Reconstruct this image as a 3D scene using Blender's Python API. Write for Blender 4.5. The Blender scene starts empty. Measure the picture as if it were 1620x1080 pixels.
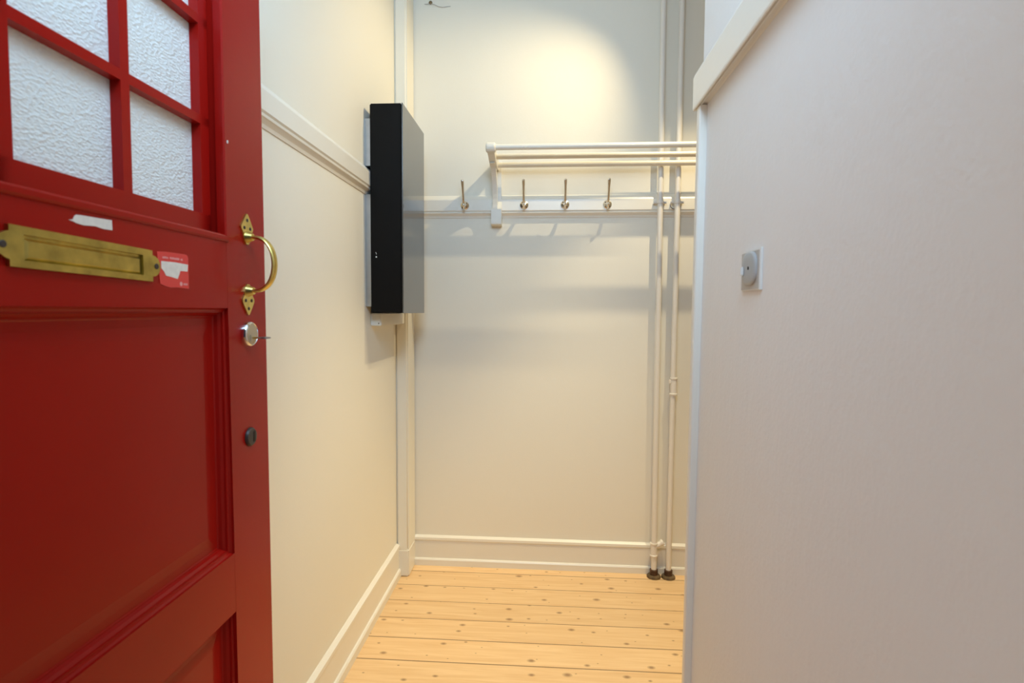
import bpy, bmesh, math, random
from mathutils import Vector, Matrix
random.seed(4)
C = bpy.context.scene.collection
S = bpy.context.scene

# ------------------------------------------------------------------ camera
cam_d = bpy.data.cameras.new('camera'); cam = bpy.data.objects.new('camera', cam_d); C.objects.link(cam)
cam_d.sensor_width = 36.0; cam_d.lens = 878.4 / 1620 * 36
cam_d.clip_start = 0.02
r_ = Vector((0.99807119, 0.06177212, 0.00617288)); u_ = Vector((-0.00953326, 0.05425364, 0.99848168)); f_ = Vector((-0.06134343, 0.99661464, -0.05473788))
M = Matrix((r_, u_, -f_)).transposed().to_4x4(); M.translation = Vector((0, 0, 1.3)); cam.matrix_world = M
cam_d.dof.use_dof = True; cam_d.dof.focus_distance = 2.55; cam_d.dof.aperture_fstop = 6.3
S.camera = cam
S.view_settings.view_transform = 'Standard'; S.view_settings.look = 'None'
S.view_settings.exposure = 0.10; S.view_settings.gamma = 1.0; S.view_settings.use_curve_mapping = False

# ------------------------------------------------------------------ world and lamps
W = bpy.data.worlds.new('stairwell_air'); S.world = W; W.use_nodes = True
W.node_tree.nodes['Background'].inputs[0].default_value = (0.62, 0.74, 1.0, 1); W.node_tree.nodes['Background'].inputs[1].default_value = 0.04

def aim(o, loc, to):
    o.location = loc
    o.rotation_euler = (Vector(to) - Vector(loc)).to_track_quat('-Z', 'Y').to_euler()
def spot(name, loc, to, power, deg, blend, col, r=0.012):
    d = bpy.data.lights.new(name, 'SPOT'); d.energy = power; d.spot_size = math.radians(deg); d.spot_blend = blend
    d.color = col; d.shadow_soft_size = r
    o = bpy.data.objects.new(name, d); C.objects.link(o); aim(o, loc, to)
def area(name, loc, to, power, sx, sy, col):
    d = bpy.data.lights.new(name, 'AREA'); d.shape = 'RECTANGLE'; d.size = sx; d.size_y = sy; d.energy = power; d.color = col
    o = bpy.data.objects.new(name, d); C.objects.link(o); aim(o, loc, to)
WARM = (1.0, 0.82, 0.51)
spot('spot_lamp_beam_to_left', (0.62, 2.26, 2.90), (-0.72, 2.48, 1.62), 55, 86, 0.80, WARM, 0.008)
spot('spot_lamp_beam_to_wall', (0.77, 2.17, 2.90), (0.68, 2.50, 0.55), 74, 66, 0.65, WARM)
spot('added_spot_beam_to_floor', (0.50, 1.95, 2.90), (0.05, 1.82, 0.0), 142, 64, 0.8, WARM)  # invented third spot, added to brighten the floor and its warm bounce
area('transom_window_daylight', (0.02, 0.16, 2.47), (-0.05, 1.6, 2.28), 23, 0.6, 0.5, (0.46, 0.70, 1.0))
area('stairwell_daylight', (-1.3, -1.0, 1.2), (0.35, 0.9, 1.0), 13, 0.9, 1.6, (1.0, 0.92, 0.86))

# ------------------------------------------------------------------ materials
def nodes(name):
    m = bpy.data.materials.new(name); m.use_nodes = True; nt = m.node_tree
    return m, nt, nt.nodes['Principled BSDF'], nt.nodes, nt.links
def mat(name, col, rough=0.5, metal=0.0, bump=0.0, scale=60.0, var=0.0, vscale=6.0, spec=0.5, coat=0.0):
    m, nt, b, N, L = nodes(name)
    b.inputs['Base Color'].default_value = (*col, 1); b.inputs['Roughness'].default_value = rough
    b.inputs['Metallic'].default_value = metal; b.inputs['Specular IOR Level'].default_value = spec
    b.inputs['Coat Weight'].default_value = coat
    tc = N.new('ShaderNodeTexCoord')
    if var:
        n = N.new('ShaderNodeTexNoise'); n.inputs['Scale'].default_value = vscale; n.inputs['Detail'].default_value = 5
        L.new(tc.outputs['Object'], n.inputs['Vector'])
        r = N.new('ShaderNodeValToRGB'); r.color_ramp.elements[0].position = 0.3; r.color_ramp.elements[1].position = 0.7
        r.color_ramp.elements[0].color = (*[c * (1 - var) for c in col], 1); r.color_ramp.elements[1].color = (*[min(1, c * (1 + var)) for c in col], 1)
        L.new(n.outputs['Fac'], r.inputs['Fac']); L.new(r.outputs['Color'], b.inputs['Base Color'])
    if bump:
        n = N.new('ShaderNodeTexNoise'); n.inputs['Scale'].default_value = scale; n.inputs['Detail'].default_value = 4
        L.new(tc.outputs['Object'], n.inputs['Vector'])
        bp = N.new('ShaderNodeBump'); bp.inputs['Strength'].default_value = bump; bp.inputs['Distance'].default_value = 0.004
        L.new(n.outputs['Fac'], bp.inputs['Height']); L.new(bp.outputs['Normal'], b.inputs['Normal'])
    return m
def wall_mat(name, col, strength, fine, coarse):
    m, nt, b, N, L = nodes(name)
    b.inputs['Roughness'].default_value = 0.62; b.inputs['Base Color'].default_value = (*col, 1); b.inputs['Specular IOR Level'].default_value = 0.3
    tc = N.new('ShaderNodeTexCoord')
    a = N.new('ShaderNodeTexNoise'); a.inputs['Scale'].default_value = fine; a.inputs['Detail'].default_value = 3
    mp = N.new('ShaderNodeMapping'); mp.inputs['Scale'].default_value = (1, 1, 0.35)
    c = N.new('ShaderNodeTexNoise'); c.inputs['Scale'].default_value = coarse; c.inputs['Detail'].default_value = 4
    L.new(tc.outputs['Object'], a.inputs['Vector']); L.new(tc.outputs['Object'], mp.inputs['Vector']); L.new(mp.outputs['Vector'], c.inputs['Vector'])
    ad = N.new('ShaderNodeMath'); ad.operation = 'MULTIPLY_ADD'; ad.inputs[1].default_value = 0.5
    L.new(a.outputs['Fac'], ad.inputs[0]); L.new(c.outputs['Fac'], ad.inputs[2])
    bp = N.new('ShaderNodeBump'); bp.inputs['Strength'].default_value = strength; bp.inputs['Distance'].default_value = 0.004
    L.new(ad.outputs[0], bp.inputs['Height']); L.new(bp.outputs['Normal'], b.inputs['Normal'])
    return m
M_WALL = wall_mat('painted_wall', (0.84, 0.80, 0.685), 0.12, 150, 14)
M_RWALL = wall_mat('painted_wallpaper', (0.82, 0.80, 0.76), 0.30, 130, 26)
M_CEIL = mat('painted_ceiling', (0.84, 0.83, 0.80), 0.7)
M_WOOD = mat('white_gloss_paint', (0.82, 0.785, 0.69), 0.32, bump=0.05, scale=30)
M_RED = mat('red_gloss_paint', (0.36, 0.007, 0.004), 0.27, spec=0.2, bump=0.06, scale=45, var=0.06, vscale=3)
M_BRASS = mat('aged_brass', (0.52, 0.42, 0.12), 0.34, 1.0, bump=0.08, scale=60, var=0.28, vscale=35)
M_BRASSY = mat('polished_brass', (0.68, 0.54, 0.17), 0.30, 1.0, var=0.15, vscale=50)
M_CORE = mat('pale_brass', (0.52, 0.42, 0.28), 0.38, 0.4)
M_NICKEL = mat('worn_nickel', (0.80, 0.75, 0.66), 0.24, 1.0)
M_CHROME = mat('chrome', (0.78, 0.78, 0.78), 0.12, 1.0)
M_STEEL = mat('brushed_steel', (0.42, 0.44, 0.46), 0.35, 1.0, var=0.1, vscale=20)
M_BLACKM = mat('blackened_metal', (0.055, 0.042, 0.038), 0.4, 0.3, bump=0.1, scale=80)
M_CAB = mat('black_cabinet_paint', (0.006, 0.005, 0.004), 0.5, bump=0.02, scale=200, spec=0.12)
M_CABD = mat('black_satin_door', (0.020, 0.019, 0.018), 0.24, bump=0.02, scale=160, spec=1.0, coat=0.6)
M_DARK = mat('dark_hole', (0.01, 0.008, 0.006), 0.6)
M_PIPE = mat('white_pipe_paint', (0.80, 0.76, 0.68), 0.3, bump=0.06, scale=25)
M_RUST = mat('rust_brown_iron', (0.085, 0.040, 0.020), 0.5, 0.3, bump=0.3, scale=90, var=0.5, vscale=40)
M_COLLAR = mat('worn_collar', (0.16, 0.11, 0.055), 0.45, 0.4, bump=0.2, scale=70, var=0.45, vscale=30)
M_PLASTIC = mat('ivory_plastic', (0.78, 0.77, 0.72), 0.35)
M_PLATE = mat('grey_switch_plate', (0.50, 0.47, 0.42), 0.4)
M_GREY = mat('grey_plastic', (0.42, 0.43, 0.42), 0.38)
M_STICKR = mat('red_sticker', (0.78, 0.055, 0.045), 0.5)
M_PAPER = mat('torn_paper', (0.85, 0.78, 0.68), 0.8, bump=0.2, scale=300, var=0.06, vscale=120)
M_PINK = mat('faded_print', (0.85, 0.36, 0.33), 0.6)
M_CLIP = mat('brown_clip', (0.22, 0.16, 0.07), 0.5)
M_WIRE = mat('grey_wire', (0.45, 0.43, 0.40), 0.5)

def glass_mat():
    m, nt, b, N, L = nodes('frosted_glass')
    b.inputs['Base Color'].default_value = (0.95, 0.97, 0.92, 1); b.inputs['Roughness'].default_value = 0.35
    b.inputs['Transmission Weight'].default_value = 0.12; b.inputs['IOR'].default_value = 1.45
    tc = N.new('ShaderNodeTexCoord'); v = N.new('ShaderNodeTexVoronoi'); v.inputs['Scale'].default_value = 170
    n = N.new('ShaderNodeTexNoise'); n.inputs['Scale'].default_value = 75; n.inputs['Detail'].default_value = 3
    mp = N.new('ShaderNodeMapping'); mp.inputs['Scale'].default_value = (1, 1, 1.6)
    L.new(tc.outputs['Object'], mp.inputs['Vector']); L.new(mp.outputs['Vector'], v.inputs['Vector']); L.new(mp.outputs['Vector'], n.inputs['Vector'])
    ad = N.new('ShaderNodeMath'); ad.operation = 'ADD'; L.new(v.outputs['Distance'], ad.inputs[0]); L.new(n.outputs['Fac'], ad.inputs[1])
    bp = N.new('ShaderNodeBump'); bp.inputs['Strength'].default_value = 0.38; bp.inputs['Distance'].default_value = 0.004
    L.new(ad.outputs[0], bp.inputs['Height']); L.new(bp.outputs['Normal'], b.inputs['Normal'])
    return m
M_GLASS = glass_mat()

def floor_mat():
    m, nt, b, N, L = nodes('pine_floorboards')
    def math_(op, a=None, c=None, d=None):
        q = N.new('ShaderNodeMath'); q.operation = op
        for i, x in enumerate((a, c, d)):
            if x is None: continue
            if isinstance(x, (int, float)): q.inputs[i].default_value = x
            else: L.new(x, q.inputs[i])
        return q.outputs[0]
    tc = N.new('ShaderNodeTexCoord'); sp = N.new('ShaderNodeSeparateXYZ'); L.new(tc.outputs['Object'], sp.inputs[0])
    x, y = sp.outputs[0], sp.outputs[1]
    v = math_('DIVIDE', math_('SUBTRACT', math_('MULTIPLY_ADD', x, 0.004, y), 2.676), 0.1415)
    idx = math_('FLOOR', v); fr = math_('SUBTRACT', v, idx)
    wn = N.new('ShaderNodeTexWhiteNoise'); wn.noise_dimensions = '1D'; L.new(idx, wn.inputs['W'])
    off = math_('MULTIPLY', wn.outputs['Value'], 37.0)
    # grain
    cb = N.new('ShaderNodeCombineXYZ'); L.new(math_('ADD', math_('MULTIPLY', x, 1.3), off), cb.inputs[0]); L.new(math_('MULTIPLY', v, 2.6), cb.inputs[1]); L.new(off, cb.inputs[2])
    g = N.new('ShaderNodeTexNoise'); g.inputs['Scale'].default_value = 2.2; g.inputs['Detail'].default_value = 6; g.inputs['Distortion'].default_value = 1.2
    L.new(cb.outputs[0], g.inputs['Vector'])
    ramp = N.new('ShaderNodeValToRGB'); e = ramp.color_ramp.elements
    e[0].position = 0.30; e[0].color = (0.76, 0.49, 0.235, 1); e[1].position = 0.72; e[1].color = (0.88, 0.62, 0.335, 1)
    L.new(g.outputs['Fac'], ramp.inputs['Fac'])
    # per board tone
    tone = math_('MULTIPLY_ADD', wn.outputs['Value'], 0.20, 0.87)
    mx = N.new('ShaderNodeMix'); mx.data_type = 'RGBA'; mx.blend_type = 'MULTIPLY'; mx.inputs['Factor'].default_value = 1
    cc = N.new('ShaderNodeCombineColor'); [L.new(tone, cc.inputs[i]) for i in range(3)]
    L.new(ramp.outputs['Color'], mx.inputs['A']); L.new(cc.outputs[0], mx.inputs['B'])
    # knots
    ck = N.new('ShaderNodeCombineXYZ'); L.new(math_('ADD', math_('MULTIPLY', x, 9.0), off), ck.inputs[0]); L.new(math_('MULTIPLY', v, 2.0), ck.inputs[1])
    vo = N.new('ShaderNodeTexVoronoi'); vo.voronoi_dimensions = '2D'; vo.inputs['Scale'].default_value = 1.0; vo.inputs['Randomness'].default_value = 1.0; L.new(ck.outputs[0], vo.inputs['Vector'])
    vs = N.new('ShaderNodeSeparateColor'); L.new(vo.outputs['Color'], vs.inputs[0])
    rad = math_('MULTIPLY_ADD', math_('POWER', vs.outputs[0], 2.5), 0.17, 0.04)
    kn = math_('DIVIDE', vo.outputs['Distance'], rad)
    kr = N.new('ShaderNodeValToRGB'); k = kr.color_ramp.elements
    k[0].position = 0.25; k[0].color = (0.70, 0.70, 0.70, 1); k[1].position = 1.0; k[1].color = (0, 0, 0, 1)
    L.new(kn, kr.inputs['Fac'])
    gate = math_('GREATER_THAN', vs.outputs[1], 0.25)
    kf = math_('MULTIPLY', kr.outputs['Color'], gate)
    m2 = N.new('ShaderNodeMix'); m2.data_type = 'RGBA'; L.new(kf, m2.inputs['Factor']); L.new(mx.outputs['Result'], m2.inputs['A']); m2.inputs['B'].default_value = (0.16, 0.065, 0.025, 1)
    # gaps between boards
    edge = math_('MINIMUM', fr, math_('SUBTRACT', 1.0, fr))
    w2 = math_('MULTIPLY_ADD', wn.outputs['Value'], 0.010, 0.012)
    gp = math_('LESS_THAN', edge, w2)
    m3 = N.new('ShaderNodeMix'); m3.data_type = 'RGBA'; L.new(math_('MULTIPLY', gp, 0.8), m3.inputs['Factor']); L.new(m2.outputs['Result'], m3.inputs['A']); m3.inputs['B'].default_value = (0.12, 0.055, 0.022, 1)
    L.new(m3.outputs['Result'], b.inputs['Base Color'])
    b.inputs['Roughness'].default_value = 0.42
    bp = N.new('ShaderNodeBump'); bp.inputs['Strength'].default_value = 0.4; bp.inputs['Distance'].default_value = 0.002
    L.new(math_('MULTIPLY', gp, -1.0), bp.inputs['Height']); L.new(bp.outputs['Normal'], b.inputs['Normal'])
    return m
M_FLOOR = floor_mat()

# ------------------------------------------------------------------ mesh helpers
def obj(name, bm, m, parent=None, smooth=False, bevel=0.0, seg=2):
    bmesh.ops.remove_doubles(bm, verts=bm.verts, dist=1e-6)
    bmesh.ops.recalc_face_normals(bm, faces=bm.faces)
    if bevel: bm_bevel(bm, bevel, seg)
    me = bpy.data.meshes.new(name); bm.to_mesh(me); bm.free(); me.materials.append(m)
    if smooth:
        for p in me.polygons: p.use_smooth = True
        me.set_sharp_from_angle(angle=math.radians(40))
    o = bpy.data.objects.new(name, me); C.objects.link(o); o.parent = parent
    return o
def bm_bevel(bm, w, seg=2):
    es = [e for e in bm.edges if len(e.link_faces) == 2 and e.calc_face_angle(0) > 0.6]
    bmesh.ops.bevel(bm, geom=es, offset=w, segments=seg, affect='EDGES', clamp_overlap=True)
def box(bm, x0, x1, y0, y1, z0, z1):
    v = [bm.verts.new(p) for p in ((x0,y0,z0),(x1,y0,z0),(x1,y1,z0),(x0,y1,z0),(x0,y0,z1),(x1,y0,z1),(x1,y1,z1),(x0,y1,z1))]
    for f in ((0,1,2,3),(4,5,6,7),(0,1,5,4),(1,2,6,5),(2,3,7,6),(3,0,4,7)): bm.faces.new([v[i] for i in f])
def Box(x0, x1, y0, y1, z0, z1):
    bm = bmesh.new(); box(bm, x0, x1, y0, y1, z0, z1); return bm
def prism(bm, a, b):
    """two matching outlines of 3D points -> closed solid"""
    A = [bm.verts.new(p) for p in a]; B = [bm.verts.new(p) for p in b]; n = len(A)
    for i in range(n): bm.faces.new((A[i], A[(i+1) % n], B[(i+1) % n], B[i]))
    bm.faces.new(A); bm.faces.new(B)
def tube(bm, pts, radii, n=16, flat=1.0, caps=True):
    pts = [Vector(p) for p in pts]
    if not hasattr(radii, '__len__'): radii = [radii] * len(pts)
    rings = []; prev = None
    for i, p in enumerate(pts):
        t = (pts[min(i+1, len(pts)-1)] - pts[max(i-1, 0)]).normalized()
        if prev is None:
            a = t.cross(Vector((0, 0, 1)))
            if a.length < 1e-3: a = t.cross(Vector((0, 1, 0)))
            a.normalize()
        else: a = (prev - t * prev.dot(t)).normalized()
        prev = a; b = t.cross(a)
        rings.append([bm.verts.new(p + (a * math.cos(2*math.pi*k/n) + b * math.sin(2*math.pi*k/n) * flat) * radii[i]) for k in range(n)])
    for r0, r1 in zip(rings, rings[1:]):
        for k in range(n): bm.faces.new((r0[k], r0[(k+1) % n], r1[(k+1) % n], r1[k]))
    if caps: bm.faces.new(rings[0]); bm.faces.new(rings[-1])
def lathe(bm, c, axis, prof, n=28, sx=1.0, sz=1.0):
    """prof = (radius, along axis); axis 'x','y','z' or '-y'"""
    c = Vector(c); rings = []
    def P(r, h, k):
        a = 2*math.pi*k/n; p, q = r*math.cos(a)*sx, r*math.sin(a)*sz
        return c + {'x': Vector((h, p, q)), '-y': Vector((p, -h, q)), '-x': Vector((-h, p, q)), 'z': Vector((p, q, h))}[axis]
    for r, h in prof: rings.append([bm.verts.new(P(max(r, 1e-5), h, k)) for k in range(n)])
    for r0, r1 in zip(rings, rings[1:]):
        for k in range(n): bm.faces.new((r0[k], r0[(k+1) % n], r1[(k+1) % n], r1[k]))
    bm.faces.new(rings[0]); bm.faces.new(rings[-1])
def rect_rings(bm, u0, u1, z0, z1, prof, x_of=lambda d: -d, fill=True):
    """mitred profile swept round a rectangle of the door plane; prof = (inset, depth)"""
    rings = []
    for i, d in prof:
        rings.append([bm.verts.new((x_of(d), u, z)) for u, z in ((u0+i, z0+i), (u1-i, z0+i), (u1-i, z1-i), (u0+i, z1-i))])
    for a, b in zip(rings, rings[1:]):
        for k in range(4): bm.faces.new((a[k], a[(k+1) % 4], b[(k+1) % 4], b[k]))
    if fill: bm.faces.new(rings[-1])
def sweep_line(bm, prof, a, b):
    """profile of (out, z) given as functions of end: a, b map (out, z) to points"""
    prism(bm, [a(o, z) for o, z in prof], [b(o, z) for o, z in prof])
def tag(o, label, cat, group=None, kind=None):
    o['label'] = label; o['category'] = cat
    if group: o['group'] = group
    if kind: o['kind'] = kind
    return o
def thing(name, loc, rz, label, cat, group=None, kind=None):
    o = bpy.data.objects.new(name, None); o.empty_display_size = 0.05; C.objects.link(o)
    o.location = loc; o.rotation_euler = (0, 0, rz)
    return tag(o, label, cat, group, kind)

# ------------------------------------------------------------------ the setting
XL, XR = -0.72, 0.351
TB = -0.0098
def yb(x): return 2.755 + TB * x
def bw(x, d, z): return (x, yb(x) - d, z)
ROT = math.atan(TB)
S_ = 'structure'
tag(obj('floor', Box(-0.85, 1.95, -1.5, 2.95, -0.06, 0.0), M_FLOOR), 'pale knotty pine floorboards running across the hallway', 'floor', kind=S_)
tag(obj('ceiling', Box(-0.85, 1.95, 0.22, 2.95, 3.0, 3.06), M_CEIL), 'white painted ceiling over the hallway', 'ceiling', kind=S_)
tag(obj('wall_left', Box(-0.82, XL, 0.10, 2.9, 0, 3.0), M_WALL), 'cream painted wall behind the open red door', 'wall', kind=S_)
bm = bmesh.new(); prism(bm, [bw(-0.72, 0, 0), bw(1.9, 0, 0), (1.9, 2.95, 0), (-0.72, 2.95, 0)], [bw(-0.72, 0, 3), bw(1.9, 0, 3), (1.9, 2.95, 3), (-0.72, 2.95, 3)])
tag(obj('wall_back', bm, M_WALL), 'cream wall at the end of the hallway behind the hat rack', 'wall', kind=S_)
tag(obj('wall_right', Box(XR, 0.45, 0.22, 1.318, 0, 3.0), M_RWALL), 'rough white painted partition wall close on the right with the switch', 'wall', kind=S_)
tag(obj('wall_far_right', Box(1.9, 1.95, 0.22, 2.9, 0, 3.0), M_WALL), 'cream wall hidden beyond the partition', 'wall', kind=S_)
bm = bmesh.new()
box(bm, XL, -0.635, 0.10, 0.22, 0, 3.0); box(bm, 0.30, 1.9, 0.10, 0.22, 0, 3.0); box(bm, -0.635, 0.30, 0.10, 0.22, 2.75, 3.0); box(bm, -0.635, 0.30, 0.10, 0.22, 2.11, 2.19)
tag(obj('wall_front', bm, M_WALL), 'wall of the entrance doorway around the camera', 'wall', kind=S_)

# picture-rail like wainscot caps on the three walls
def rail_prof(t): return [(0, 1.757), (0.003, 1.757), (0.006, 1.766), (t-0.008, 1.775), (t-0.004, 1.777), (t-0.003, 1.783), (t-0.005, 1.785), (t-0.002, 1.788), (t, 1.790), (t, 1.841), (t-0.003, 1.847), (0.002, 1.866), (0, 1.867)]
bm = bmesh.new(); sweep_line(bm, rail_prof(0.022), lambda o, z: (XL+o, 0.22, z), lambda o, z: (XL+o, 2.615, z))
tag(obj('trim_1', bm, M_WOOD), 'white moulded wall rail running from the red door to the black cabinet', 'wall rail', kind=S_)
bm = bmesh.new(); sweep_line(bm, rail_prof(0.024), lambda o, z: bw(-0.66, o, z), lambda o, z: bw(1.9, o, z))
tag(obj('trim_2', bm, M_WOOD), 'white moulded wall rail on the end wall carrying the coat hooks', 'wall rail', kind=S_)
bm = bmesh.new()
P3 = [(0, 1.759), (0.003, 1.7605), (0.010, 1.7615), (0.0115, 1.758), (0.0150, 1.757), (0.0165, 1.7605), (0.0180, 1.7605), (0.0190, 1.757), (0.0215, 1.7575), (0.0225, 1.761), (0.0225, 1.829), (0.0195, 1.837), (0.001, 1.867), (0, 1.867)]
sweep_line(bm, P3, lambda o, z: (XR-o, 0.22, z), lambda o, z: (XR-o, 1.316, z))
tag(obj('trim_3', bm, M_WOOD), 'white moulded wall rail along the top of the right partition', 'wall rail', kind=S_)
bm = bmesh.new()
def strip(y0, y1, z): return [(0.3335, y1, z), (0.334, y0+0.003, z), (0.3365, y0, z), (0.351, y0+0.001, z), (0.351, y1, z)]
prism(bm, strip(1.304, 1.318, 0.0), strip(1.276, 1.296, 1.758))
tag(obj('trim_4', bm, M_WOOD), 'narrow white upright corner strip at the end of the right partition', 'corner strip', kind=S_)
bm = Box(XL, -0.661, 2.615, 2.76, 0, 3.0)
tag(obj('trim_5', bm, M_WALL, bevel=0.008, seg=3, smooth=True), 'slim white boxed pillar in the far left corner beside the black cabinet', 'pillar', kind=S_)

def skirt(t): return [(0, 0), (t+0.010, 0), (t+0.010, 0.030), (t+0.006, 0.036), (t, 0.038), (t, 0.128), (t+0.004, 0.134), (t+0.003, 0.146), (0.004, 0.154), (0, 0.155)]
bm = bmesh.new(); sweep_line(bm, skirt(0.013), lambda o, z: (XL+o, 0.22, z*1.06), lambda o, z: (XL+o, 2.615, z*1.06))
tag(obj('baseboard_left', bm, M_WOOD), 'white moulded baseboard along the left wall', 'baseboard', kind=S_)
bm = bmesh.new(); sweep_line(bm, skirt(0.012), lambda o, z: bw(-0.661, o, z*0.98), lambda o, z: bw(1.9, o, z*0.98))
tag(obj('baseboard_back', bm, M_WOOD), 'white moulded baseboard along the end wall', 'baseboard', kind=S_)
bm = bmesh.new(); box(bm, XL+0.001, -0.6585, 2.6115, 2.735, 0.0, 0.135)
tag(obj('baseboard_pillar', bm, M_WOOD, bevel=0.006, seg=2, smooth=True), 'plain white plinth around the foot of the corner pillar', 'baseboard', kind=S_)

# ------------------------------------------------------------------ the red door (local axes: x out of its face, y from hinge to lock edge, z up)
HY = 0.257
door = thing('door_1', (-0.58 - 0.005*HY, HY, 0), math.atan(0.005), 'red panelled entrance door with frosted panes standing open at the left', 'door', kind=S_)
def U(y): return y - HY
TH = 0.042; DW = U(1.129)
bm = bmesh.new()
w0, w1, wz0, wz1 = U(0.378), U(0.982), 1.434, 1.992      # glazed opening
p0, p1 = U(0.378), U(0.988)                              # panels
box(bm, -TH, 0, 0, p0, 0.008, 2.10)                      # hinge stile
# lock stile with lean of the inner edge
prism(bm, [(0, p1+0.014, 0.008), (0, DW+0.006, 0.008), (-TH, DW+0.006, 0.008), (-TH, p1+0.014, 0.008)], [(0, w1, 2.10), (0, DW-0.006, 2.10), (-TH, DW-0.006, 2.10), (-TH, w1, 2.10)])
e1 = w1 + 0.02
for z0, z1 in ((wz1, 2.10), (1.302, wz0), (0.725, 0.839), (0.008, 0.215)): box(bm, -TH, -0.0002, p0, e1, z0, z1)
obj('door_frame', bm, M_RED, door)
# recessed panels with stepped mouldings
def stile_u(z): return w1 + (p1 + 0.014 - w1) * (2.10 - z) / 2.09
for z0, z1 in ((0.839, 1.302), (0.215, 0.725)):
    pe = stile_u((z0+z1)/2) + 0.001
    bm = bmesh.new()
    rect_rings(bm, p0, pe, z0, z1, [(0.0, 0.021), (0.016, 0.021), (0.018, 0.0225), (0.030, 0.0225), (0.048, 0.0208)])
    rect_rings(bm, p0, pe, z0, z1, [(0.0, 0.021), (0.016, 0.021), (0.018, TH-0.004)])
    pn = obj('panel', bm, M_RED, door)
    bm = bmesh.new()
    rect_rings(bm, p0, pe, z0, z1, [(0.0, 0.0), (0.0005, 0.004), (0.003, 0.007), (0.006, 0.0085), (0.008, 0.0085), (0.0085, 0.012), (0.012, 0.016), (0.0145, 0.021), (0.0, 0.021), (0.0, 0.0)], fill=False)
    obj('panel_moulding', bm, M_RED, pn)
# thin bead round the glazed opening
bm = bmesh.new()
rect_rings(bm, w0, w1, wz0, wz1, [(0.001, 0.012), (0.001, -0.002), (-0.002, -0.004), (-0.008, -0.004), (-0.011, -0.002), (-0.012, 0.001), (0.001, 0.012)], fill=False)
obj('glazing_bead', bm, M_RED, door)
# glazed sash
cols = [(U(0.410), U(0.584)), (U(0.602), U(0.768)), (U(0.785), U(0.951))]
rows = [(1.468 + 0.170*k, 1.468 + 0.170*k + 0.155) for k in range(3)]
bm = bmesh.new()
SD, GD = 0.020, 0.0365
ys = [w0+0.006] + [v for c in cols for v in c] + [w1-0.007]; zs = [wz0+0.003] + [v for r in rows for v in r] + [wz1-0.006]
for i in range(0, len(ys), 2): box(bm, -TH+0.002, -SD, ys[i], ys[i+1], zs[0], zs[-1])
for j in range(0, len(zs), 2): box(bm, -TH+0.002, -SD, ys[0], ys[-1], zs[j], zs[j+1])
for y0, y1 in ((w0, w0+0.02), (w1-0.02, w1)): box(bm, -TH+0.002, -0.031, y0, y1, wz0, wz1)
for z0, z1 in ((wz0, wz0+0.02), (wz1-0.02, wz1)): box(bm, -TH+0.002, -0.031, w0, w1, z0, z1)
sash = obj('window_sash', bm, M_RED, door)
for c in cols:
    for r in rows:
        obj('glass_pane', Box(-GD-0.003, -GD, c[0]-0.0, c[1]+0.0, r[0], r[1]), M_GLASS, sash)
# letter plate
def tz(y, z): return (U(y), z - 0.022*(y-0.568))
body = [(0.568, 1.345), (0.568, 1.3525), (0.564, 1.3535), (0.558, 1.357), (0.553, 1.3625), (0.552, 1.368), (0.553, 1.3735), (0.558, 1.379), (0.564, 1.3825), (0.568, 1.3835), (0.568, 1.3905),
        (0.788, 1.3905), (0.788, 1.3835), (0.794, 1.3825), (0.800, 1.379), (0.8035, 1.3735), (0.8045, 1.368), (0.8035, 1.3625), (0.800, 1.357), (0.794, 1.3535), (0.788, 1.3525), (0.788, 1.345)]
lp = bpy.data.objects.new('letter_plate', None); C.objects.link(lp); lp.parent = door; lp['label'] = 'tarnished brass letter plate'
bm = bmesh.new()
outer0 = [bm.verts.new((0.0, *tz(*p))) for p in body]; outer1 = [bm.verts.new((0.005, *tz(*p))) for p in body]
n = len(body)
for i in range(n): bm.faces.new((outer0[i], outer0[(i+1) % n], outer1[(i+1) % n], outer1[i]))
inn = [(0.585, 1.353), (0.585, 1.3815), (0.769, 1.3815), (0.769, 1.353)]
i1 = [bm.verts.new((0.005, *tz(*p))) for p in inn]; i0 = [bm.verts.new((0.0012, *tz(*p))) for p in inn]
# front face split in four round the slot
def V(i): return outer1[i]
bm.faces.new([V(k) for k in range(0, 11)] + [i1[1], i1[0]])
bm.faces.new([V(10), V(11), i1[2], i1[1]])
bm.faces.new([V(k) for k in range(11, 22)] + [i1[3], i1[2]])
bm.faces.new([V(21), V(0), i1[0], i1[3]])
for k in range(4): bm.faces.new((i1[k], i1[(k+1) % 4], i0[(k+1) % 4], i0[k]))
bm.faces.new(i0)
obj('plate', bm, M_BRASS, lp)
bm = bmesh.new(); a = [(0.587, 1.3535), (0.587, 1.378), (0.767, 1.378), (0.767, 1.3535)]; bq = [(0.591, 1.357), (0.591, 1.3745), (0.763, 1.3745), (0.763, 1.357)]
prism(bm, [(0.0012, *tz(*p)) for p in a], [(0.0038, *tz(*p)) for p in bq]); obj('letter_flap', bm, M_BRASS, lp)
for y in (0.5605, 0.796):
    bm = bmesh.new(); lathe(bm, (0.005, *tz(y, 1.368)), 'x', [(0.0042, -0.001), (0.0042, 0.0006), (0.003, 0.0012)], 16); obj('screw', bm, M_BLACKM, lp)

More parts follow.
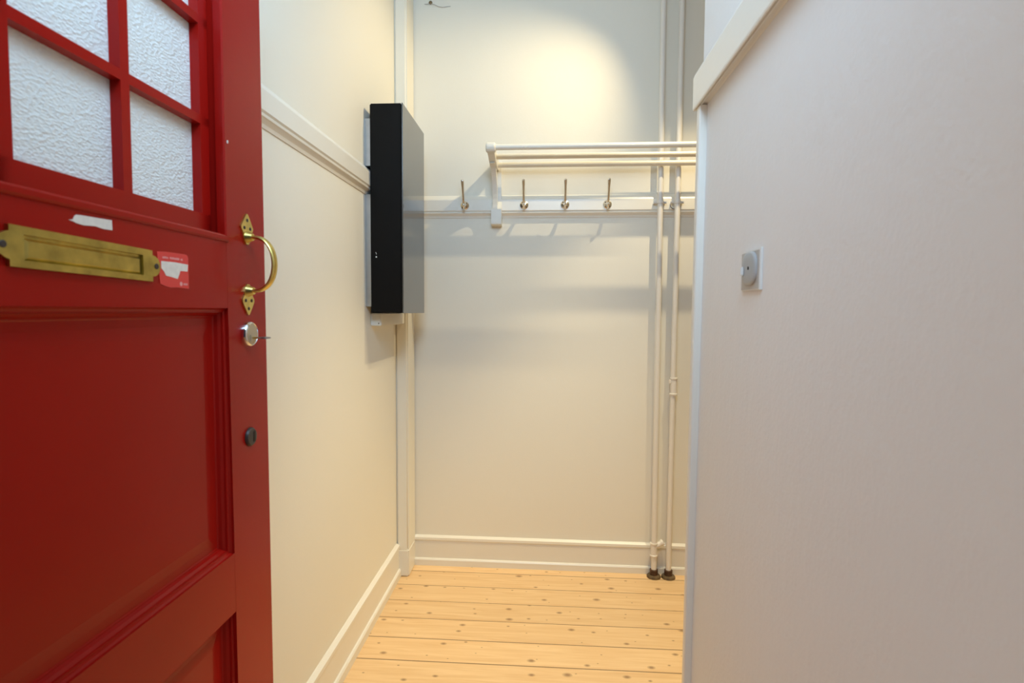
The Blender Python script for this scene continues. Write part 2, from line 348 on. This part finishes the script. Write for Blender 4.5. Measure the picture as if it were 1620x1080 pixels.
# pull handle
hd = bpy.data.objects.new('pull_handle', None); C.objects.link(hd); hd.parent = door; hd['label'] = 'brass bow-shaped pull handle'
def leaf(sign, zc_tip, zc_root):
    L_ = abs(zc_tip - zc_root); pts = []
    prof = [(0.0, 0.004), (0.10, 0.010), (0.24, 0.0135), (0.36, 0.0145), (0.48, 0.0205), (0.56, 0.0215), (0.66, 0.0175), (0.82, 0.0105), (0.94, 0.005), (1.0, 0.0012)]
    yc = 1.056
    right = [(yc+w, zc_root + sign*L_*t) for t, w in prof]; left = [(yc-w, zc_root + sign*L_*t) for t, w in reversed(prof)]
    bm = bmesh.new(); o = right + left
    prism(bm, [(0.0, U(y), z) for y, z in o], [(0.0035, U(y)*1.0, z) for y, z in o])
    b = obj('backplate', bm, M_BRASSY, hd)
    for dy, t in ((0.0105, 0.53), (-0.0105, 0.53), (0.0, 0.79)):
        bm = bmesh.new(); lathe(bm, (0.0035, U(yc+dy), zc_root + sign*L_*t), 'x', [(0.0034, -0.001), (0.0034, 0.0006), (0.0020, 0.0010)], 12); obj('screw', bm, M_BLACKM, b)
leaf(1, 1.485, 1.426); leaf(-1, 1.289, 1.349)
bm = bmesh.new(); zc, hr = 1.388, 0.052
pts = []; rad = []
for k in range(-3, 27):
    t = math.pi * (k/23.0); 
    if k < 0: pts.append((0.002 + 0.004*(k+3), U(1.055), zc + hr)); rad.append(0.0085 - 0.0003*(k+3))
    elif k <= 23:
        pts.append((0.014 + 0.043*math.sin(t)**0.8, U(1.055) , zc + hr*math.cos(t))); rad.append(0.0076 + 0.0016*math.sin(t))
    else: pts.append((0.010 - 0.004*(k-24), U(1.055), zc - hr)); rad.append(0.0076 + 0.0003*(k-24))
tube(bm, pts, rad, 14, 0.48); obj('grip', bm, M_BRASSY, hd, smooth=True)
for s in (1, -1):
    bm = bmesh.new(); lathe(bm, (0.003, U(1.055), zc + s*hr), 'x', [(0.0115, 0), (0.0100, 0.004), (0.0085, 0.008), (0.0070, 0.012)], 20); obj('boss', bm, M_BRASSY, hd, smooth=True)

# cylinder lock, old keyhole
cl = bpy.data.objects.new('lock_cylinder', None); C.objects.link(cl); cl.parent = door
bm = bmesh.new(); lathe(bm, (0, U(1.055), 1.252), 'x', [(0.0245, 0), (0.0245, 0.006), (0.0228, 0.0095), (0.0212, 0.0105), (0.0200, 0.009), (0.012, 0.0085)], 36); obj('ring', bm, M_CHROME, cl, smooth=True)
bm = bmesh.new(); lathe(bm, (0, U(1.055), 1.252), 'x', [(0.0196, 0), (0.0196, 0.0095), (0.0190, 0.0102)], 32); box(bm, 0.0104, 0.0125, U(1.055)-0.009, U(1.055)+0.009, 1.2375, 1.2505); obj('core', bm, M_CORE, cl)
es = bpy.data.objects.new('keyhole_escutcheon', None); C.objects.link(es); es.parent = door; es['label'] = 'black metal keyhole cover'
bm = bmesh.new(); lathe(bm, (0, U(1.056), 1.048), 'x', [(0.0185, 0), (0.0185, 0.003), (0.016, 0.006), (0.008, 0.0066)], 32); obj('cover', bm, M_BLACKM, es, smooth=True)
bm = Box(0.0062, 0.0074, U(1.062)-0.0040, U(1.062)+0.0040, 1.037, 1.058); obj('keyhole', bm, M_DARK, es, bevel=0.0015)
# stickers
def flat(name, pts, x0, x1, m, parent):
    bm = bmesh.new(); prism(bm, [(x0, U(y), z) for y, z in pts], [(x1, U(y), z) for y, z in pts]); return obj(name, bm, m, parent)
w = flat('torn_sticker', [(0.650, 1.4078), (0.656, 1.4095), (0.6585, 1.4140), (0.661, 1.4158), (0.668, 1.4165), (0.690, 1.4172), (0.718, 1.4182), (0.7185, 1.405), (0.704, 1.4045), (0.690, 1.4062), (0.672, 1.4045), (0.661, 1.4055), (0.657, 1.4068)], 0.0, 0.0006, M_PAPER, door)
w['label'] = 'torn white paper remnant'
st = flat('advert_sticker', [(0.804, 1.386), (0.822, 1.3875), (0.843, 1.388), (0.869, 1.388), (0.8745, 1.387), (0.877, 1.383), (0.877, 1.333), (0.850, 1.334), (0.833, 1.333), (0.822, 1.3345), (0.809, 1.338)], 0.0, 0.0006, M_STICKR, door)
st['label'] = 'red sticker with a torn white patch'
flat('torn_patch', [(0.812, 1.3725), (0.845, 1.3732), (0.8755, 1.372), (0.874, 1.3608), (0.856, 1.3605), (0.853, 1.354), (0.849, 1.3475), (0.836, 1.3495), (0.822, 1.351), (0.818, 1.357), (0.812, 1.3615)], 0.0006, 0.0010, M_PAPER, st)
bm = bmesh.new(); y = 0.8155
for k in range(17):
    wd = random.uniform(0.0014, 0.0026)
    if k not in (5, 14): box(bm, 0.0006, 0.0009, U(y), U(y+wd), 1.3768 + random.uniform(0, 0.0005), 1.3800 + random.uniform(-0.0006, 0.0008))
    y += wd + 0.0009
obj('print', bm, M_PINK, st)
bm = bmesh.new(); lathe(bm, (0.0006, U(0.8575), 1.340), 'x', [(0.0034, 0), (0.0034, 0.0003)], 16)
for k in range(4): box(bm, 0.0006, 0.0009, U(0.863+0.0028*k), U(0.863+0.0028*k+0.0019), 1.3382, 1.3416)
obj('emblem', bm, M_PINK, st)
# little chip in the paint beside the glazing
flat('paint_chip', [(0.9895, 1.604), (0.991, 1.606), (0.9925, 1.604), (0.9915, 1.600), (0.9900, 1.600)], 0.004, 0.0058, M_PAPER, door)

# key in the lock
key = thing('key', (-0.58 - 0.005*1.055 + 0.0125, 1.055, 1.2445), math.atan(0.005), 'small dark steel key left standing in the lock of the red door', 'key')
bm = bmesh.new(); box(bm, 0.0, 0.013, -0.004, 0.004, -0.0016, 0.0016); obj('blade', bm, M_BRASSY, key)
bm = bmesh.new(); lathe(bm, (0.021, 0.002, -0.0012), 'z', [(0.0075, -0.0006), (0.0112, 0.0), (0.0112, 0.0026), (0.0075, 0.0032)], 24); obj('bow', bm, M_STEEL, key, smooth=True)

# ------------------------------------------------------------------ black cabinet on the left wall
cab = thing('wall_cabinet', (-0.70, 2.36, 1.289), 0, 'tall shallow black metal cabinet hung on the left wall over the rail', 'cabinet')
def cb(x0, x1, y0, y1, z0, z1): return Box(x0+0.70, x1+0.70, y0-2.36, y1-2.36, z0-1.289, z1-1.289)
obj('body', cb(-0.6975, -0.571, 2.176, 2.552, 1.289, 2.106), M_CAB, cab, bevel=0.004, seg=3, smooth=True)
obj('cabinet_door', cb(-0.5705, -0.566, 2.1745, 2.5535, 1.2885, 2.1068), M_CABD, cab, bevel=0.0015, smooth=True)
for z0, z1 in ((1.868, 2.050), (1.315, 1.757)):
    obj('mounting_strip', cb(XL, -0.697, 2.182, 2.53, z0, z1), M_STEEL, cab)
bm = bmesh.new(); lathe(bm, (0.026, 2.1765-2.36, 1.5105-1.289), '-y', [(0.0030, 0), (0.0030, 0.002), (0.0015, 0.0028)], 14); obj('screw', bm, M_PLASTIC, cab)
bm = bmesh.new(); prism(bm, [(0.0225, -0.1835, 0.2395), (0.0245, -0.1835, 0.2405), (0.0275, -0.1835, 0.2345), (0.0260, -0.1835, 0.2295), (0.0248, -0.1835, 0.2345)], [(0.0225, -0.1848, 0.2395), (0.0245, -0.1848, 0.2405), (0.0275, -0.1848, 0.2345), (0.0260, -0.1848, 0.2295), (0.0248, -0.1848, 0.2345)])
obj('mark', bm, M_WIRE, cab)

cv = thing('cable_cover', (-0.69, 2.4, 1.236), 0, 'white cable cover box tucked under the black cabinet against the pillar', 'cable cover')
obj('cover', Box(-0.03, 0.014, -0.16, 0.213, 0.0, 0.052), M_WALL, cv, bevel=0.003, smooth=True)
bm = bmesh.new(); lathe(bm, (0.004, -0.1595, 0.010), '-y', [(0.0028, 0), (0.0028, 0.0012), (0.0012, 0.0018)], 12); obj('screw', bm, M_CLIP, cv)

# ------------------------------------------------------------------ hat rack (local x along the wall, -y into the hall)
RX = -0.248
rack = thing('hat_rack', (RX, yb(RX), 1.715), ROT, 'white wooden hat rack of three rails on a curved bracket on the end wall', 'hat rack')
def rz(z): return z - 1.715
def bracket(x0, x1):
    bm = bmesh.new()
    def ext(poly): prism(bm, [(x0, -d, rz(z)) for d, z in poly], [(x1, -d, rz(z)) for d, z in poly])
    def ext2(poly, a, b): prism(bm, [(a, -d, rz(z)) for d, z in poly], [(b, -d, rz(z)) for d, z in poly])
    t = x1 - x0
    # foot block with sloping top, over the wall rail
    ext([(0.0, 1.715), (0.046, 1.718), (0.050, 1.722), (0.050, 1.792), (0.024, 1.832), (0.0, 1.832)])
    ext2([(0.0, 1.83), (0.024, 1.83), (0.024, 2.025), (0.0, 2.025)], x0 + t*0.20, x1 - t*0.04)
    # curved brace
    inner, outer = [], []
    for k in range(13):
        s = k/12.0
        d = 0.032 + 0.125 * (1-math.cos(s*math.pi/2)) ** 1.0; z = 1.815 + 0.175 * math.sin(s*math.pi/2)
        inner.append((d, z+0.0)); 
    for k in range(13):
        s = 1 - k/12.0
        d = 0.050 + 0.140 * (1-math.cos(s*math.pi/2)); z = 1.790 + 0.185 * math.sin(s*math.pi/2)
        outer.append((d, z))
    ext2(inner + outer, x0 + t*0.16, x0 + t*0.62)
    # arm with round end
    arm = [(0.0, 1.985), (0.06, 1.975), (0.13, 1.970), (0.19, 1.985), (0.235, 2.000)]
    for k in range(9):
        a = math.radians(-80 + k*25); arm.append((0.252 + 0.022*math.cos(a), 2.026 + 0.022*math.sin(a)))
    arm += [(0.215, 2.040), (0.15, 2.036), (0.06, 2.024), (0.0, 2.024)]
    ext2(arm, x0 + t*0.10, x0 + t*0.72)
    lathe(bm, (x0 + t*0.02, -0.252, rz(2.026)), 'x', [(0.010, -0.004), (0.019, -0.001), (0.022, 0.004), (0.022, t*0.70), (0.019, t*0.80), (0.013, t*0.84)], 24)
    return bm
br = obj('bracket', bracket(-0.024, 0.026), M_WOOD, rack, bevel=0.0025, seg=2)
obj('bracket', bracket(1.376, 1.426), M_WOOD, rack, bevel=0.0025, seg=2)
for d, z in ((0.250, 2.0275), (0.150, 2.0135), (0.080, 1.993)):
    bm = bmesh.new(); tube(bm, [(-0.012, -d, rz(z)), (1.41, -d, rz(z))], 0.0125, 20); obj('rail', bm, M_WOOD, rack, smooth=True)

# ------------------------------------------------------------------ coat hooks on the rail of the end wall
def make_hook(x, label):
    h = thing('coat_hook', (x, yb(x) - 0.024, 1.815), ROT, label, 'coat hook', 'coat hooks on the end wall rail')
    bm = bmesh.new(); lathe(bm, (0, 0, 0), '-y', [(0.0205, 0), (0.0205, 0.002), (0.018, 0.004), (0.010, 0.006), (0.007, 0.010)], 28); bp = obj('base', bm, M_NICKEL, h, smooth=True)
    for a in (45, 135, 225, 315):
        bm = bmesh.new(); lathe(bm, (0.0135*math.cos(math.radians(a)), -0.003, 0.0135*math.sin(math.radians(a))), '-y', [(0.0030, 0), (0.0030, 0.0022), (0.0015, 0.0030)], 10); obj('screw', bm, M_BLACKM, bp)
    P = [(0.006, -0.002), (0.016, -0.008), (0.028, -0.008), (0.040, 0.004), (0.050, 0.022), (0.060, 0.048), (0.069, 0.074), (0.076, 0.092), (0.080, 0.100)]
    bm = bmesh.new(); tube(bm, [(0, -d, z) for d, z in P], [0.0072, 0.0072, 0.0066, 0.0058, 0.0052, 0.0050, 0.0060, 0.0075, 0.0072], 14)
    lathe(bm, (0, -0.080, 0.100), '-y', [(0.0, -0.0075), (0.005, -0.0055), (0.0075, 0), (0.005, 0.0055), (0.0, 0.0075)], 16); obj('long_prong', bm, M_NICKEL, h, smooth=True)
    P = [(0.008, -0.008), (0.018, -0.020), (0.030, -0.024), (0.042, -0.018), (0.048, -0.008)]
    bm = bmesh.new(); tube(bm, [(0, -d, z) for d, z in P], [0.0055, 0.0045, 0.004, 0.004, 0.0045], 12)
    lathe(bm, (0, -0.049, -0.005), '-y', [(0.0, -0.006), (0.004, -0.0045), (0.006, 0), (0.004, 0.0045), (0.0, 0.006)], 14); obj('short_prong', bm, M_NICKEL, h, smooth=True)
    return h
def copy_tree(o, parent=None):
    c = o.copy(); C.objects.link(c)
    if parent is not None: c.parent = parent
    for ch in list(o.children): copy_tree(ch, c)
    return c
hook = make_hook(-0.404, 'chrome coat hook left of the hat rack bracket, beside the black cabinet')
for x, lab in ((-0.113, 'chrome coat hook nearest to the hat rack bracket, under the rails'), (0.085, 'middle chrome coat hook of the three under the hat rack rails'), (0.288, 'chrome coat hook under the hat rack rails nearest to the pipes')):
    h = copy_tree(hook); h.location = (x, yb(x) - 0.024, 1.815); h['label'] = lab

# small curved hook peeping out behind the second pipe
sh = thing('screw_hook', (0.606, yb(0.606) - 0.024, 1.806), ROT, 'small dark curved hook half hidden behind the right pipe', 'hook')
bm = bmesh.new(); P = [(0.012, 0, 0.0), (0.012, -0.012, 0.0)] + [(0.012 - 0.017 + 0.017*math.cos(math.radians(a)), -0.014, -0.017*math.sin(math.radians(a)) + 0.0) for a in range(0, 181, 18)]
tube(bm, P, 0.0017, 10); obj('wire_hook', bm, M_BLACKM, sh, smooth=True)

# ------------------------------------------------------------------ heating pipes
def pipe(x_top, x_bot, y, label, kind):
    p = thing('heating_pipe', (x_bot, y, 0), 0, label, 'pipe', 'upright heating pipes on the end wall')
    def X(z): return (x_top - x_bot) * z / 2.99
    bm = bmesh.new(); tube(bm, [(X(0.02), 0, 0.02), (X(1.0), 0, 1.0), (X(2.0), 0, 2.0), (X(2.99), 0, 2.99)], 0.0132, 20); obj('pipe', bm, M_PIPE, p, smooth=True)
    bm = bmesh.new(); lathe(bm, (0, 0, 0), 'z', [(0.0338, 0), (0.0338, 0.006), (0.031, 0.0105), (0.026, 0.012), (0.021, 0.014)], 36); fl = obj('floor_collar', bm, M_COLLAR, p, smooth=True); fl['label'] = 'worn dark floor collar'
    bm = bmesh.new(); lathe(bm, (0, 0, 0.012), 'z', [(0.0195, 0), (0.0195, 0.026), (0.017, 0.028), (0.0125, 0.028)], 28); obj('sleeve', bm, M_RUST, fl, smooth=True)
    # wall clamp
    zc = 1.818
    bm = bmesh.new(); lathe(bm, (X(zc), 0, zc), 'z', [(0.0128, -0.006), (0.0165, -0.006), (0.0165, 0.006), (0.0128, 0.006)], 24)
    box(bm, X(zc)-0.032, X(zc)+0.030, 0.002, 0.0075, zc-0.005, zc+0.005)
    cl = obj('wall_clamp', bm, M_PIPE, p)
    for dx in (-0.026, 0.024):
        bm = bmesh.new(); tube(bm, [(X(zc)+dx, -0.003, zc), (X(zc)+dx, 0.030, zc)], 0.0036, 10); obj('clamp_bolt', bm, M_PIPE, cl)
    def sleeve(z0, z1, dx):
        bm = bmesh.new(); lathe(bm, (X((z0+z1)/2) + dx, 0, 0), 'z', [(0.013, z0), (0.0185, z0), (0.0190, z0+0.003), (0.0185, z0+0.007), (0.0160, z0+0.009), (0.0160, z1-0.009), (0.0185, z1-0.007), (0.0190, z1-0.003), (0.0185, z1), (0.013, z1)], 28)
        return bm
    if kind == 'tee':
        bm = sleeve(0.105, 0.172, -0.002)
        tube(bm, [(0.004, 0.0, 0.155), (0.020, 0.004, 0.160), (0.032, 0.006, 0.168), (0.042, 0.008, 0.173)], [0.0135, 0.0135, 0.0130, 0.0130], 18)
        tube(bm, [(0.034, 0.0065, 0.169), (0.043, 0.008, 0.1735)], 0.0155, 18)
        obj('tee_joint', bm, M_PIPE, p, smooth=True)
    else:
        bm = sleeve(0.902, 0.985, 0.003); lathe(bm, (X(0.95)-0.014, -0.004, 0.966), 'z', [(0.002, -0.010), (0.007, -0.007), (0.007, 0.007), (0.002, 0.010)], 12)
        obj('coupling', bm, M_PIPE, p, smooth=True)
    return p
pipe(0.5300, 0.5385, 2.700, 'left upright white pipe with a tee joint near the floor', 'tee')
pipe(0.6165, 0.6085, 2.699, 'right upright white pipe with a coupling sleeve at waist height', 'coupling')

# ------------------------------------------------------------------ switch on the partition
sw = thing('wall_switch', (XR, 0.980, 1.337), 0, 'grey oval switch on a square white plate on the right partition', 'switch')
obj('back_box', Box(-0.0042, 0.0, -0.048, 0.038, 0.0, 0.0695), M_PLASTIC, sw, bevel=0.0008)
obj('plate', Box(-0.0050, -0.0040, -0.043, 0.037, 0.0025, 0.066), M_PLATE, sw)
bm = bmesh.new()
prof = []
for k in range(40):
    a = 2*math.pi*k/40; ca, sa = math.cos(a), math.sin(a); q = 2/2.7
    prof.append((-0.005 + 0.0320*math.copysign(abs(ca)**q, ca), 0.0375 + 0.0285*math.copysign(abs(sa)**q, sa)))
def sc(f, x): return [(x, -0.004 + (p[0]+0.004)*f, 0.0375 + (p[1]-0.0375)*f) for p in prof]
rings = [[bm.verts.new(v) for v in sc(f, x)] for f, x in ((1.0, -0.0045), (1.0, -0.0072), (0.95, -0.0088), (0.86, -0.0096), (0.5, -0.0102))]
for a, b in zip(rings, rings[1:]):
    for k in range(40): bm.faces.new((a[k], a[(k+1) % 40], b[(k+1) % 40], b[k]))
bm.faces.new(rings[-1]); bm.faces.new(rings[0])
dsc = obj('dial', bm, M_GREY, sw, smooth=True); dsc['label'] = 'grey oval cover'
obj('toggle', Box(-0.0150, -0.0090, 0.010, 0.020, 0.026, 0.042), M_PLASTIC, sw, bevel=0.002, seg=2, smooth=True)
bm = bmesh.new(); lathe(bm, (-0.0100, -0.010, 0.0380), '-x', [(0.0030, 0), (0.0030, 0.0008), (0.001, 0.001)], 12); obj('indicator', bm, M_DARK, sw)

# ------------------------------------------------------------------ cable clip near the top of the end wall
ck = thing('cable_clip', (-0.577, yb(-0.577), 2.795), ROT, 'small brown cable clip with a loose thread of wire high on the end wall', 'cable clip')
bm = bmesh.new(); lathe(bm, (0, 0, 0), '-y', [(0.008, 0), (0.009, 0.004), (0.006, 0.009), (0.002, 0.011)], 14); obj('clip', bm, M_CLIP, ck, smooth=True)
bm = bmesh.new(); tube(bm, [(-0.030, -0.003, -0.006), (-0.015, -0.005, -0.008), (0.0, -0.006, -0.006), (0.02, -0.006, -0.011), (0.040, -0.005, -0.021), (0.060, -0.004, -0.024), (0.082, -0.003, -0.021), (0.098, -0.001, -0.019)], 0.0013, 8); obj('wire', bm, M_WIRE, ck, smooth=True)
